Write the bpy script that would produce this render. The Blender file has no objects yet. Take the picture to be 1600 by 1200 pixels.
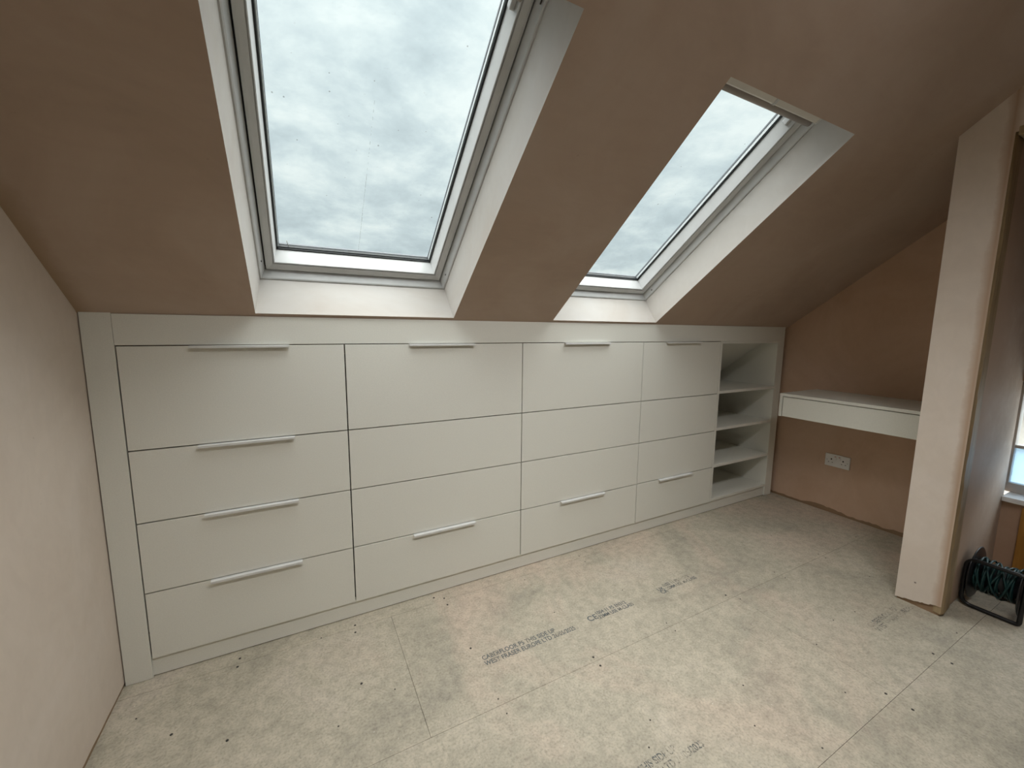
import bpy, bmesh, math, random
from mathutils import Vector, Matrix

random.seed(7)
S = bpy.context.scene
COL = S.collection

# ------------------------------------------------------------------ camera
CAM = (1.14827, -1.75925, 1.25125)
YAW, PITCH, ROLL, FPX = 0.483886, -0.129658, 0.008129, 635.1
ca, sa, cb, sb, cc, sc_ = (math.cos(YAW), math.sin(YAW), math.cos(PITCH), math.sin(PITCH),
                           math.cos(ROLL), math.sin(ROLL))
fwd = Vector((sa * cb, ca * cb, sb))
rt = Vector((ca, -sa, 0.0))
up = rt.cross(fwd)
rt2 = cc * rt + sc_ * up
up2 = -sc_ * rt + cc * up
cam_data = bpy.data.cameras.new('camera')
cam = bpy.data.objects.new('camera', cam_data)
COL.objects.link(cam)
m = Matrix((rt2, up2, -fwd)).transposed().to_4x4()
m.translation = Vector(CAM)
cam.matrix_world = m
cam_data.sensor_fit = 'HORIZONTAL'
cam_data.sensor_width = 36.0
cam_data.lens = 36.0 * FPX / 1600.0
cam_data.clip_start = 0.02
S.camera = cam

# ------------------------------------------------------------------ view, sky, lights
S.view_settings.view_transform = 'Standard'
S.view_settings.look = 'None'
S.view_settings.exposure = 0.0
S.view_settings.gamma = 1.0
S.view_settings.use_curve_mapping = False

SKY = 1.0
SUN_E = 13.0
ROOM_FILL_W = 21.0
LANDING_FILL_W = 0.8

W = bpy.data.worlds.new('overcast_sky')
S.world = W
W.use_nodes = True
nt = W.node_tree
nt.nodes.clear()


def nd(t, kind, **kw):
    n = t.nodes.new(kind)
    for k, v in kw.items():
        if k in ('ins',):
            for a, b in v.items():
                n.inputs[a].default_value = b
        else:
            setattr(n, k, v)
    return n


def ramp(t, stops, fac=None, interp='LINEAR'):
    n = t.nodes.new('ShaderNodeValToRGB')
    n.color_ramp.interpolation = interp
    e = n.color_ramp.elements
    while len(e) < len(stops):
        e.new(0.5)
    for k, (p, c) in enumerate(stops):
        e[k].position = p
        e[k].color = (c[0], c[1], c[2], 1.0) if len(c) == 3 else c
    if fac is not None:
        t.links.new(fac, n.inputs[0])
    return n


def maths(t, op, a, b=None, clamp=False):
    n = t.nodes.new('ShaderNodeMath')
    n.operation = op
    n.use_clamp = clamp
    for k, v in enumerate((a, b)):
        if v is None:
            continue
        if isinstance(v, (int, float)):
            n.inputs[k].default_value = v
        else:
            t.links.new(v, n.inputs[k])
    return n.outputs[0]


def build_sky():
    t = nt
    L = t.links.new
    tc = nd(t, 'ShaderNodeTexCoord')
    sep = nd(t, 'ShaderNodeSeparateXYZ')
    L(tc.outputs['Generated'], sep.inputs[0])
    z = maths(t, 'MAXIMUM', sep.outputs[2], 0.0)
    den = maths(t, 'ADD', z, 0.22)
    cx = maths(t, 'DIVIDE', sep.outputs[0], den)
    cy = maths(t, 'DIVIDE', sep.outputs[1], den)
    comb = nd(t, 'ShaderNodeCombineXYZ')
    L(cx, comb.inputs[0])
    L(cy, comb.inputs[1])
    n1 = nd(t, 'ShaderNodeTexNoise', ins={'Scale': 2.6, 'Detail': 8.0, 'Roughness': 0.62, 'Distortion': 0.15})
    L(comb.outputs[0], n1.inputs['Vector'])
    n2 = nd(t, 'ShaderNodeTexNoise', ins={'Scale': 0.9, 'Detail': 3.0, 'Roughness': 0.5})
    L(comb.outputs[0], n2.inputs['Vector'])
    mix = maths(t, 'ADD', maths(t, 'MULTIPLY', n1.outputs[0], 0.7), maths(t, 'MULTIPLY', n2.outputs[0], 0.3))
    cloud = ramp(t, [(0.40, (0.57, 0.66, 0.685)), (0.47, (0.67, 0.765, 0.785)), (0.53, (0.79, 0.88, 0.88)),
                     (0.59, (0.91, 0.98, 0.96))], mix)
    # an overcast sky is brighter overhead; below the skyline lies pale ground haze
    grad = maths(t, 'ADD', maths(t, 'MULTIPLY', z, 0.5), 0.82)
    below = maths(t, 'GREATER_THAN', sep.outputs[2], 0.0)
    gnd = nd(t, 'ShaderNodeMix', data_type='RGBA')
    gnd.inputs[6].default_value = (0.30, 0.30, 0.27, 1)
    L(below, gnd.inputs[0])
    L(cloud.outputs[0], gnd.inputs[7])
    bg = nd(t, 'ShaderNodeBackground')
    L(gnd.outputs[2], bg.inputs[0])
    L(maths(t, 'MULTIPLY', grad, SKY), bg.inputs[1])
    out = nd(t, 'ShaderNodeOutputWorld')
    L(bg.outputs[0], out.inputs[0])


build_sky()


def area(name, loc, target, sx, sy, watts, col):
    d = bpy.data.lights.new(name, 'AREA')
    d.shape = 'RECTANGLE'
    d.size, d.size_y = sx, sy
    d.energy = watts
    d.color = col
    o = bpy.data.objects.new(name, d)
    COL.objects.link(o)
    o.location = loc
    dv = Vector(target) - Vector(loc)
    o.rotation_euler = dv.to_track_quat('-Z', 'Y').to_euler()
    return o


# the veiled sun high behind the cloud, an added unseen fill light on the slope, another added on the landing
sun_d = bpy.data.lights.new('veiled_sun', 'SUN')
sun_d.energy = SUN_E
sun_d.angle = math.radians(118)
sun_d.color = (1.0, 0.985, 0.96)
sun_o = bpy.data.objects.new('veiled_sun', sun_d)
COL.objects.link(sun_o)
sun_o.rotation_euler = (Vector((0, 0, 0)) - Vector((0.0, -0.14, 1.0))).to_track_quat('-Z', 'Y').to_euler()
fill_o = area('room_fill', (1.70, -1.70, 2.54), (1.85, -0.85, 0.30), 2.1, 0.16, ROOM_FILL_W, (1.0, 0.99, 0.965))  # added fill with no fitting, lifts walls and drawers
fill_o.data.spread = math.radians(100)
area('landing_fill', (3.86, -3.9, 1.45), (3.95, -1.2, 0.3), 0.22, 0.3, LANDING_FILL_W, (1.0, 0.97, 0.95))  # added fill for the landing, no fitting

# ------------------------------------------------------------------ materials


def mat(name):
    M = bpy.data.materials.new(name)
    M.use_nodes = True
    t = M.node_tree
    b = t.nodes['Principled BSDF']
    return M, t, b


def simple(name, col, rough=0.5, metal=0.0, spec=0.5, bump=None):
    M, t, b = mat(name)
    b.inputs['Roughness'].default_value = rough
    b.inputs['Metallic'].default_value = metal
    b.inputs['Specular IOR Level'].default_value = spec
    tc = nd(t, 'ShaderNodeTexCoord')
    n = nd(t, 'ShaderNodeTexNoise', ins={'Scale': 14.0, 'Detail': 3.0})
    t.links.new(tc.outputs['Object'], n.inputs['Vector'])
    d = [max(0, c * 0.95) for c in col]
    l = [min(1, c * 1.04) for c in col]
    r = ramp(t, [(0.3, d), (0.7, l)], n.outputs[0])
    t.links.new(r.outputs[0], b.inputs['Base Color'])
    if bump:
        n2 = nd(t, 'ShaderNodeTexNoise', ins={'Scale': bump[0], 'Detail': 2.0})
        t.links.new(tc.outputs['Object'], n2.inputs['Vector'])
        bp = nd(t, 'ShaderNodeBump', ins={'Strength': bump[1], 'Distance': 0.002})
        t.links.new(n2.outputs[0], bp.inputs['Height'])
        t.links.new(bp.outputs[0], b.inputs['Normal'])
    return M


def plaster(name, lo, mid, hi, dirt=None):
    """pink skimmed plaster: cloudy drying marks, trowel sweeps"""
    M, t, b = mat(name)
    L = t.links.new
    tc = nd(t, 'ShaderNodeTexCoord')
    mp = nd(t, 'ShaderNodeMapping')
    mp.inputs['Scale'].default_value = (1.0, 1.0, 1.0)
    L(tc.outputs['Object'], mp.inputs[0])
    n1 = nd(t, 'ShaderNodeTexNoise', ins={'Scale': 1.9, 'Detail': 6.0, 'Roughness': 0.62, 'Distortion': 0.9})
    L(mp.outputs[0], n1.inputs['Vector'])
    r = ramp(t, [(0.30, lo), (0.5, mid), (0.70, hi)], n1.outputs[0])
    mp2 = nd(t, 'ShaderNodeMapping')
    mp2.inputs['Rotation'].default_value = (0.3, 0.5, 0.6)
    mp2.inputs['Scale'].default_value = (5, 22, 14)
    L(tc.outputs['Object'], mp2.inputs[0])
    n2 = nd(t, 'ShaderNodeTexNoise', ins={'Scale': 0.8, 'Detail': 5.0, 'Distortion': 1.6})
    L(mp2.outputs[0], n2.inputs['Vector'])
    r2 = ramp(t, [(0.35, (0.982, 0.98, 0.978)), (0.65, (1.012, 1.01, 1.008))], n2.outputs[0])
    mx = nd(t, 'ShaderNodeMix', data_type='RGBA', blend_type='MULTIPLY')
    mx.inputs[0].default_value = 1.0
    L(r.outputs[0], mx.inputs[6])
    L(r2.outputs[0], mx.inputs[7])
    col = mx.outputs[2]
    # small scuffs
    n4 = nd(t, 'ShaderNodeTexNoise', ins={'Scale': 34.0, 'Detail': 2.0, 'Roughness': 0.5})
    L(tc.outputs['Object'], n4.inputs['Vector'])
    sp = ramp(t, [(0.755, (0, 0, 0)), (0.80, (1, 1, 1))], n4.outputs[0])
    mx2 = nd(t, 'ShaderNodeMix', data_type='RGBA')
    L(maths(t, 'MULTIPLY', sp.outputs[0], 0.2), mx2.inputs[0])
    L(col, mx2.inputs[6])
    mx2.inputs[7].default_value = (lo[0] * 0.6, lo[1] * 0.55, lo[2] * 0.5, 1)
    col = mx2.outputs[2]
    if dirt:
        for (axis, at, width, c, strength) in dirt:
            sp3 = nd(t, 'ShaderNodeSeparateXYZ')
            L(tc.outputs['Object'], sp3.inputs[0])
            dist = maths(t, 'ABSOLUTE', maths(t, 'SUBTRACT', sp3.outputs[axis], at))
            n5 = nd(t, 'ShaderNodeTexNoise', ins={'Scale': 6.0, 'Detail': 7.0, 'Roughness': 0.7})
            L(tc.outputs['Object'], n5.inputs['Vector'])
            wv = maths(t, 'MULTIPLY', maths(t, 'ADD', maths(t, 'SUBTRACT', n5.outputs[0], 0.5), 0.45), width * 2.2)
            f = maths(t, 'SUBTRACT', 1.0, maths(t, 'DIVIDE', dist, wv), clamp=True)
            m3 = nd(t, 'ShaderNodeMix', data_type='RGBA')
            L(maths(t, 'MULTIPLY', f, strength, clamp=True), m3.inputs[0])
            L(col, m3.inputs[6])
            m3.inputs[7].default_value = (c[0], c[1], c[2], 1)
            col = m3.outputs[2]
    L(col, b.inputs['Base Color'])
    b.inputs['Roughness'].default_value = 0.62
    b.inputs['Specular IOR Level'].default_value = 0.25
    n6 = nd(t, 'ShaderNodeTexNoise', ins={'Scale': 2.6, 'Detail': 8.0, 'Roughness': 0.55, 'Distortion': 0.5})
    L(tc.outputs['Object'], n6.inputs['Vector'])
    bp = nd(t, 'ShaderNodeBump', ins={'Strength': 0.12, 'Distance': 0.006})
    L(n6.outputs[0], bp.inputs['Height'])
    L(bp.outputs[0], b.inputs['Normal'])
    return M


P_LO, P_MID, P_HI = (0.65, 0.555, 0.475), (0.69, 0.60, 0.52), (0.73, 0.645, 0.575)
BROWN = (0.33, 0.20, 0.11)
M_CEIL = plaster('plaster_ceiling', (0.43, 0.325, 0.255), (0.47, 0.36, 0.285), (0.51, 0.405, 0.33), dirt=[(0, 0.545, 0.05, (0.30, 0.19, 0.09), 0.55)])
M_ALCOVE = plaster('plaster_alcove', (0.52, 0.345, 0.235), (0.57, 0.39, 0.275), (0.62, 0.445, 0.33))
M_WALL = plaster('plaster_wall', P_LO, P_MID, P_HI)
M_REVEAL = plaster('plaster_reveal', (0.50, 0.455, 0.41), (0.54, 0.51, 0.475), (0.565, 0.545, 0.52))
M_NIB = plaster('plaster_nib', P_LO, P_MID, P_HI, dirt=[(1, -1.168, 0.026, (0.42, 0.27, 0.17), 0.8)])
M_RAW = simple('raw_plasterboard_edge', (0.28, 0.18, 0.105), 0.85, bump=(60, 0.8))


def chipboard():
    M, t, b = mat('chipboard_flooring')
    L = t.links.new
    tc = nd(t, 'ShaderNodeTexCoord')
    geo = nd(t, 'ShaderNodeNewGeometry')
    P = geo.outputs['Position']
    oi = nd(t, 'ShaderNodeObjectInfo')
    n1 = nd(t, 'ShaderNodeTexNoise', ins={'Scale': 2.4, 'Detail': 6.0, 'Roughness': 0.62, 'Distortion': 0.6})
    L(P, n1.inputs['Vector'])
    r1 = ramp(t, [(0.32, (0.36, 0.33, 0.27)), (0.46, (0.435, 0.396, 0.318)), (0.58, (0.49, 0.443, 0.357)),
                  (0.70, (0.53, 0.472, 0.393))], n1.outputs[0])
    # pink plaster dust
    n2 = nd(t, 'ShaderNodeTexNoise', ins={'Scale': 1.15, 'Detail': 5.0, 'Roughness': 0.6, 'Distortion': 0.8})
    mp = nd(t, 'ShaderNodeMapping')
    mp.inputs['Location'].default_value = (3.3, 1.7, 0.4)
    L(P, mp.inputs[0])
    L(mp.outputs[0], n2.inputs['Vector'])
    f2 = ramp(t, [(0.47, (0, 0, 0)), (0.64, (1, 1, 1))], n2.outputs[0])
    mx = nd(t, 'ShaderNodeMix', data_type='RGBA')
    L(maths(t, 'MULTIPLY', f2.outputs[0], 0.8), mx.inputs[0])
    L(r1.outputs[0], mx.inputs[6])
    mx.inputs[7].default_value = (0.56, 0.455, 0.37, 1)
    # strands and chips
    n3 = nd(t, 'ShaderNodeTexNoise', ins={'Scale': 130.0, 'Detail': 3.0, 'Roughness': 0.6})
    L(P, n3.inputs['Vector'])
    r3 = ramp(t, [(0.30, (0.70, 0.69, 0.67)), (0.48, (0.98, 0.98, 0.98)), (0.70, (1.14, 1.13, 1.10))], n3.outputs[0])
    mm = nd(t, 'ShaderNodeMix', data_type='RGBA', blend_type='MULTIPLY')
    mm.inputs[0].default_value = 0.8
    L(mx.outputs[2], mm.inputs[6])
    L(r3.outputs[0], mm.inputs[7])
    n4 = nd(t, 'ShaderNodeTexNoise', ins={'Scale': 26.0, 'Detail': 4.0, 'Roughness': 0.7})
    L(P, n4.inputs['Vector'])
    r4 = ramp(t, [(0.35, (0.80, 0.80, 0.79)), (0.6, (1.06, 1.06, 1.05))], n4.outputs[0])
    m4 = nd(t, 'ShaderNodeMix', data_type='RGBA', blend_type='MULTIPLY')
    m4.inputs[0].default_value = 0.85
    L(mm.outputs[2], m4.inputs[6])
    L(r4.outputs[0], m4.inputs[7])
    # each board a shade of its own
    hs = nd(t, 'ShaderNodeHueSaturation')
    L(maths(t, 'ADD', maths(t, 'MULTIPLY', oi.outputs['Random'], 0.07), 0.965), hs.inputs['Value'])
    L(m4.outputs[2], hs.inputs['Color'])
    # pale plaster specks
    vo = nd(t, 'ShaderNodeTexNoise', ins={'Scale': 75.0, 'Detail': 1.0})
    mp2 = nd(t, 'ShaderNodeMapping')
    mp2.inputs['Location'].default_value = (9.1, 4.2, 0)
    L(P, mp2.inputs[0])
    L(mp2.outputs[0], vo.inputs['Vector'])
    f5 = ramp(t, [(0.76, (0, 0, 0)), (0.80, (1, 1, 1))], vo.outputs[0])
    m5 = nd(t, 'ShaderNodeMix', data_type='RGBA')
    L(maths(t, 'MULTIPLY', f5.outputs[0], 0.6), m5.inputs[0])
    L(hs.outputs[0], m5.inputs[6])
    m5.inputs[7].default_value = (0.72, 0.68, 0.60, 1)
    L(m5.outputs[2], b.inputs['Base Color'])
    b.inputs['Roughness'].default_value = 0.6
    b.inputs['Specular IOR Level'].default_value = 0.3
    bp = nd(t, 'ShaderNodeBump', ins={'Strength': 0.25, 'Distance': 0.001})
    L(n3.outputs[0], bp.inputs['Height'])
    L(bp.outputs[0], b.inputs['Normal'])
    return M


M_CHIP = chipboard()
M_VOID = simple('dark_joint', (0.05, 0.042, 0.033), 0.95, spec=0.0)


def melamine(name, col, rough=0.42):
    M, t, b = mat(name)
    L = t.links.new
    tc = nd(t, 'ShaderNodeTexCoord')
    n = nd(t, 'ShaderNodeTexNoise', ins={'Scale': 260.0, 'Detail': 2.0})
    L(tc.outputs['Object'], n.inputs['Vector'])
    r = ramp(t, [(0.3, [c * 0.965 for c in col]), (0.7, [c * 1.02 for c in col])], n.outputs[0])
    L(r.outputs[0], b.inputs['Base Color'])
    b.inputs['Roughness'].default_value = rough
    b.inputs['Specular IOR Level'].default_value = 0.4
    bp = nd(t, 'ShaderNodeBump', ins={'Strength': 0.12, 'Distance': 0.0006})
    L(n.outputs[0], bp.inputs['Height'])
    L(bp.outputs[0], b.inputs['Normal'])
    return M


M_FRONT = melamine('warm_white_melamine', (0.79, 0.785, 0.72))
M_CARC = melamine('white_carcass_board', (0.62, 0.60, 0.53), 0.5)
M_GAP_SHADE = simple('gap_shade_carcass', (0.055, 0.045, 0.036), 0.85, spec=0.1)  # carcass blackened to paint shade into the drawer gaps
M_HANDLE = simple('white_lacquered_aluminium', (0.74, 0.745, 0.73), 0.5, spec=0.3)
M_PVC = simple('white_window_lacquer', (0.57, 0.575, 0.57), 0.4, spec=0.35)
M_BAR = simple('pale_aluminium_bar', (0.66, 0.63, 0.57), 0.4, spec=0.5)
M_BAR_SHADE = simple('bar_shade_grey_brown', (0.34, 0.30, 0.27), 0.45, spec=0.4)  # darker than the bar to paint its underside as shaded
M_GASK = simple('black_rubber_gasket', (0.012, 0.014, 0.015), 0.6)
M_SPACER = simple('bright_glazing_spacer', (0.50, 0.52, 0.52), 0.4, metal=0.3)
M_SCREW = simple('dark_screw_head', (0.045, 0.04, 0.035), 0.5, metal=0.4)
M_SOCKET = simple('white_socket_plastic', (0.80, 0.78, 0.76), 0.3)
M_SLOT = simple('socket_slot_dark', (0.03, 0.025, 0.02), 0.6)
M_RED = simple('red_switch_mark', (0.5, 0.05, 0.03), 0.5)
M_BLACK = simple('black_plastic', (0.012, 0.012, 0.014), 0.4)
M_TUBE = simple('black_painted_tube', (0.008, 0.008, 0.009), 0.3, spec=0.4)
M_CABLE = simple('dark_green_cable', (0.007, 0.042, 0.043), 0.45)
M_PALE = simple('pale_plastic_strip', (0.75, 0.68, 0.55), 0.5)
M_RENDER = simple('cream_render', (0.74, 0.71, 0.66), 0.9)
M_ROOF = simple('grey_roof_tile', (0.20, 0.21, 0.24), 0.8)
M_GROUND = simple('grey_ground', (0.35, 0.35, 0.33), 0.9)


def timber(name, c0, c1, axis_scale):
    M, t, b = mat(name)
    L = t.links.new
    tc = nd(t, 'ShaderNodeTexCoord')
    mp = nd(t, 'ShaderNodeMapping')
    mp.inputs['Scale'].default_value = axis_scale
    L(tc.outputs['Object'], mp.inputs[0])
    n = nd(t, 'ShaderNodeTexNoise', ins={'Scale': 3.0, 'Detail': 6.0, 'Roughness': 0.6, 'Distortion': 0.8})
    L(mp.outputs[0], n.inputs['Vector'])
    r = ramp(t, [(0.3, c0), (0.7, c1)], n.outputs[0])
    L(r.outputs[0], b.inputs['Base Color'])
    b.inputs['Roughness'].default_value = 0.55
    return M


M_LINING = timber('rough_softwood', (0.25, 0.17, 0.085), (0.40, 0.30, 0.175), (14, 14, 1.2))
M_PINE = timber('orange_pine', (0.38, 0.17, 0.03), (0.52, 0.26, 0.05), (12, 12, 1.0))


def glass(name, tint=(0.93, 0.975, 0.98), specks=False, film=None):
    """thin pane: clear transmission plus mirror reflection by angle"""
    M, t, b = mat(name)
    t.nodes.remove(b)
    L = t.links.new
    out = [n for n in t.nodes if n.type == 'OUTPUT_MATERIAL'][0]
    tr = nd(t, 'ShaderNodeBsdfTransparent')
    tr.inputs[0].default_value = (*tint, 1)
    gl = nd(t, 'ShaderNodeBsdfGlossy')
    gl.inputs['Roughness'].default_value = 0.02
    fr = nd(t, 'ShaderNodeFresnel', ins={'IOR': 1.45})
    mx = nd(t, 'ShaderNodeMixShader')
    L(maths(t, 'MULTIPLY', fr.outputs[0], 0.8), mx.inputs[0])
    L(tr.outputs[0], mx.inputs[1])
    L(gl.outputs[0], mx.inputs[2])
    last = mx.outputs[0]
    if film:
        df = nd(t, 'ShaderNodeBsdfTranslucent')
        df.inputs[0].default_value = (*film, 1)
        m2 = nd(t, 'ShaderNodeMixShader')
        m2.inputs[0].default_value = 0.55
        L(last, m2.inputs[1])
        L(df.outputs[0], m2.inputs[2])
        last = m2.outputs[0]
    if specks:
        tc = nd(t, 'ShaderNodeTexCoord')
        v = nd(t, 'ShaderNodeTexVoronoi', ins={'Scale': 34.0, 'Randomness': 1.0})
        L(tc.outputs['Object'], v.inputs['Vector'])
        sepc = nd(t, 'ShaderNodeSeparateColor')
        L(v.outputs['Color'], sepc.inputs[0])
        rad = maths(t, 'MULTIPLY', maths(t, 'SUBTRACT', sepc.outputs[0], 0.62, clamp=True), 0.26)
        f = maths(t, 'LESS_THAN', v.outputs['Distance'], rad)
        # a faint dusty film with rain marks
        n = nd(t, 'ShaderNodeTexNoise', ins={'Scale': 90.0, 'Detail': 4.0, 'Roughness': 0.7})
        L(tc.outputs['Object'], n.inputs['Vector'])
        f2 = ramp(t, [(0.66, (0, 0, 0)), (0.8, (1, 1, 1))], n.outputs[0])
        fac = maths(t, 'ADD', maths(t, 'MULTIPLY', f, 0.42), maths(t, 'MULTIPLY', f2.outputs[0], 0.18), clamp=True)
        df = nd(t, 'ShaderNodeBsdfDiffuse')
        df.inputs[0].default_value = (0.26, 0.27, 0.25, 1)
        m3 = nd(t, 'ShaderNodeMixShader')
        L(fac, m3.inputs[0])
        L(last, m3.inputs[1])
        L(df.outputs[0], m3.inputs[2])
        last = m3.outputs[0]
    L(last, out.inputs[0])
    return M


M_GLASS = glass('rain_marked_glass', specks=True)
M_CLEAR = glass('clear_glass')
M_FILM = glass('blue_filmed_glass', tint=(0.55, 0.78, 0.97), film=(0.45, 0.72, 1.0))


def ink(name, keep):
    M, t, b = mat(name)
    L = t.links.new
    out = [n for n in t.nodes if n.type == 'OUTPUT_MATERIAL'][0]
    geo = nd(t, 'ShaderNodeNewGeometry')
    n = nd(t, 'ShaderNodeTexNoise', ins={'Scale': 170.0, 'Detail': 2.0})
    L(geo.outputs['Position'], n.inputs['Vector'])
    n2 = nd(t, 'ShaderNodeTexNoise', ins={'Scale': 16.0, 'Detail': 2.0})
    L(geo.outputs['Position'], n2.inputs['Vector'])
    s = maths(t, 'ADD', maths(t, 'MULTIPLY', n.outputs[0], 0.5), maths(t, 'MULTIPLY', n2.outputs[0], 0.5))
    f = ramp(t, [(0.5 - keep, (1, 1, 1)), (0.5 - keep + 0.14, (0.12, 0.12, 0.12))], s)
    b.inputs['Base Color'].default_value = (0.12, 0.135, 0.14, 1)
    b.inputs['Roughness'].default_value = 0.8
    tr = nd(t, 'ShaderNodeBsdfTransparent')
    mx = nd(t, 'ShaderNodeMixShader')
    L(maths(t, 'SUBTRACT', 1.0, f.outputs[0]), mx.inputs[0])
    L(b.outputs[0], mx.inputs[1])
    L(tr.outputs[0], mx.inputs[2])
    L(mx.outputs[0], out.inputs[0])
    return M


M_INK = ink('printed_ink', 0.0)
M_INK_FAINT = ink('faded_printed_ink', 0.085)
M_INK_GHOST = ink('nearly_gone_printed_ink', 0.13)

# ------------------------------------------------------------------ helpers


def link(name, me, parent=None):
    o = bpy.data.objects.new(name, me)
    COL.objects.link(o)
    if parent is not None:
        o.parent = parent
    return o


def empty(name, loc=(0, 0, 0)):
    o = bpy.data.objects.new(name, None)
    COL.objects.link(o)
    o.location = loc
    o.empty_display_size = 0.05
    return o


def thing(name, label, cat, loc=(0, 0, 0), group=None):
    o = empty(name, loc)
    o['label'] = label
    o['category'] = cat
    if group:
        o['group'] = group
    return o


def setting(o, label):
    o['kind'] = 'structure'
    o['label'] = label
    return o


class MB:
    """collects geometry for one mesh; coordinates are world unless off is given"""

    def __init__(self):
        self.bm = bmesh.new()

    def box(self, x0, x1, y0, y1, z0, z1, bev=0.0, mi=0):
        v = [self.bm.verts.new((x, y, z)) for z in (z0, z1) for y in (y0, y1) for x in (x0, x1)]
        fs = []
        for q in ((0, 2, 3, 1), (4, 5, 7, 6), (0, 1, 5, 4), (2, 6, 7, 3), (0, 4, 6, 2), (1, 3, 7, 5)):
            f = self.bm.faces.new([v[k] for k in q])
            f.material_index = mi
            fs.append(f)
        if bev > 0:
            es = list({e for f in fs for e in f.edges})
            r = bmesh.ops.bevel(self.bm, geom=es, offset=bev, segments=2, profile=0.6, affect='EDGES')
            for f in r['faces']:
                f.material_index = mi
        return self

    def face(self, pts, mi=0):
        f = self.bm.faces.new([self.bm.verts.new(p) for p in pts])
        f.material_index = mi
        return self

    def prism(self, poly, axis, a, b, mi=0):
        """extrude 2D polygon along axis (0,1,2); poly in the other two axes in order"""
        def P(p, d):
            q = [0, 0, 0]
            k = [i for i in range(3) if i != axis]
            q[k[0]], q[k[1]], q[axis] = p[0], p[1], d
            return tuple(q)
        A = [self.bm.verts.new(P(p, a)) for p in poly]
        B = [self.bm.verts.new(P(p, b)) for p in poly]
        n = len(poly)
        fs = [self.bm.faces.new(A), self.bm.faces.new(B[::-1])]
        for k in range(n):
            fs.append(self.bm.faces.new((A[k], B[k], B[(k + 1) % n], A[(k + 1) % n])))
        for f in fs:
            f.material_index = mi
        return self

    def tube(self, pts, r, seg=8, closed=False, mi=0):
        pts = [Vector(p) for p in pts]
        n = len(pts)
        rings = []
        ref = Vector((0, 0, 1))
        prev = None
        for k in range(n):
            if closed:
                d = pts[(k + 1) % n] - pts[k - 1]
            else:
                d = pts[min(k + 1, n - 1)] - pts[max(k - 1, 0)]
            d.normalize()
            if prev is None:
                a = d.cross(ref)
                if a.length < 0.1:
                    a = d.cross(Vector((1, 0, 0)))
            else:
                a = prev - d * prev.dot(d)
            a.normalize()
            prev = a
            b = d.cross(a)
            rings.append([self.bm.verts.new(pts[k] + r * (math.cos(2 * math.pi * j / seg) * a +
                                                          math.sin(2 * math.pi * j / seg) * b)) for j in range(seg)])
        last = n if closed else n - 1
        for k in range(last):
            A, B = rings[k], rings[(k + 1) % n]
            for j in range(seg):
                f = self.bm.faces.new((A[j], B[j], B[(j + 1) % seg], A[(j + 1) % seg]))
                f.smooth = True
                f.material_index = mi
        if not closed:
            self.bm.faces.new(rings[0][::-1]).material_index = mi
            self.bm.faces.new(rings[-1]).material_index = mi
        return self

    def lathe(self, prof, axis='y', c=(0, 0, 0), seg=32, mi=0):
        """prof: list of (radius, distance along the axis)"""
        rings = []
        for (r, d) in prof:
            ring = []
            for j in range(seg):
                a = 2 * math.pi * j / seg
                u, v = r * math.cos(a), r * math.sin(a)
                p = {'y': (u, d, v), 'x': (d, u, v), 'z': (u, v, d)}[axis]
                ring.append(self.bm.verts.new((p[0] + c[0], p[1] + c[1], p[2] + c[2])))
            rings.append(ring)
        for A, B in zip(rings, rings[1:]):
            for j in range(seg):
                f = self.bm.faces.new((A[j], B[j], B[(j + 1) % seg], A[(j + 1) % seg]))
                f.smooth = True
                f.material_index = mi
        self.bm.faces.new(rings[0][::-1]).material_index = mi
        self.bm.faces.new(rings[-1]).material_index = mi
        return self

    def build(self, name, mats, parent=None, xf=None, off=None, smooth_angle=None):
        bm = self.bm
        bmesh.ops.recalc_face_normals(bm, faces=bm.faces[:])
        if xf is not None:
            bm.transform(xf)
        base = Vector((0, 0, 0))
        p = parent
        while p is not None:
            base += Vector(p.location)
            p = p.parent
        loc = Vector(off) if off is not None else base
        bmesh.ops.translate(bm, verts=bm.verts[:], vec=-loc)
        me = bpy.data.meshes.new(name)
        bm.to_mesh(me)
        bm.free()
        for mm in (mats if isinstance(mats, (list, tuple)) else [mats]):
            me.materials.append(mm)
        o = link(name, me, parent)
        o.location = loc - base
        return o


# ------------------------------------------------------------------ room numbers (metres)
XL = 0.545          # left wall
XR = 4.41           # gable wall on the right
XN = 3.62           # wall with the doorway (its end is the nib)
YN0, YN1 = -1.02, -1.18
SLOPE = 0.75
TH = math.atan(SLOPE)
Z0 = 1.300          # sloping ceiling at the drawer fronts
ZF = 3.07           # ridge
YF = -(ZF - Z0) / SLOPE
YB = -4.3
J = [-0.0623, -0.667, -1.267, -1.867, -2.467, -3.067, -3.667, -4.3]
cT, sT = math.cos(TH), math.sin(TH)


def SL(x, u, w):
    """slope coordinates: along the eaves, up the slope, out through the roof"""
    return Vector((x, -u * cT + w * sT, Z0 + u * sT + w * cT))


SLM = Matrix(((1, 0, 0, 0), (0, -cT, sT, 0), (0, sT, cT, Z0), (0, 0, 0, 1)))

# windows: outer opening at the ceiling face, inner opening at the frame
RD = 0.16
WIN = [dict(o=(1.018, 1.771, 0.012, 1.144), i=(1.034, 1.757, 0.022, 1.138)),
       dict(o=(2.300, 3.022, 0.012, 1.144), i=(2.306, 3.018, 0.022, 1.138))]

# ------------------------------------------------------------------ floor
floor = empty('floor')
setting(floor, 'bare chipboard floor of large tongue and groove boards')
TH_B = 0.022


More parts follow.
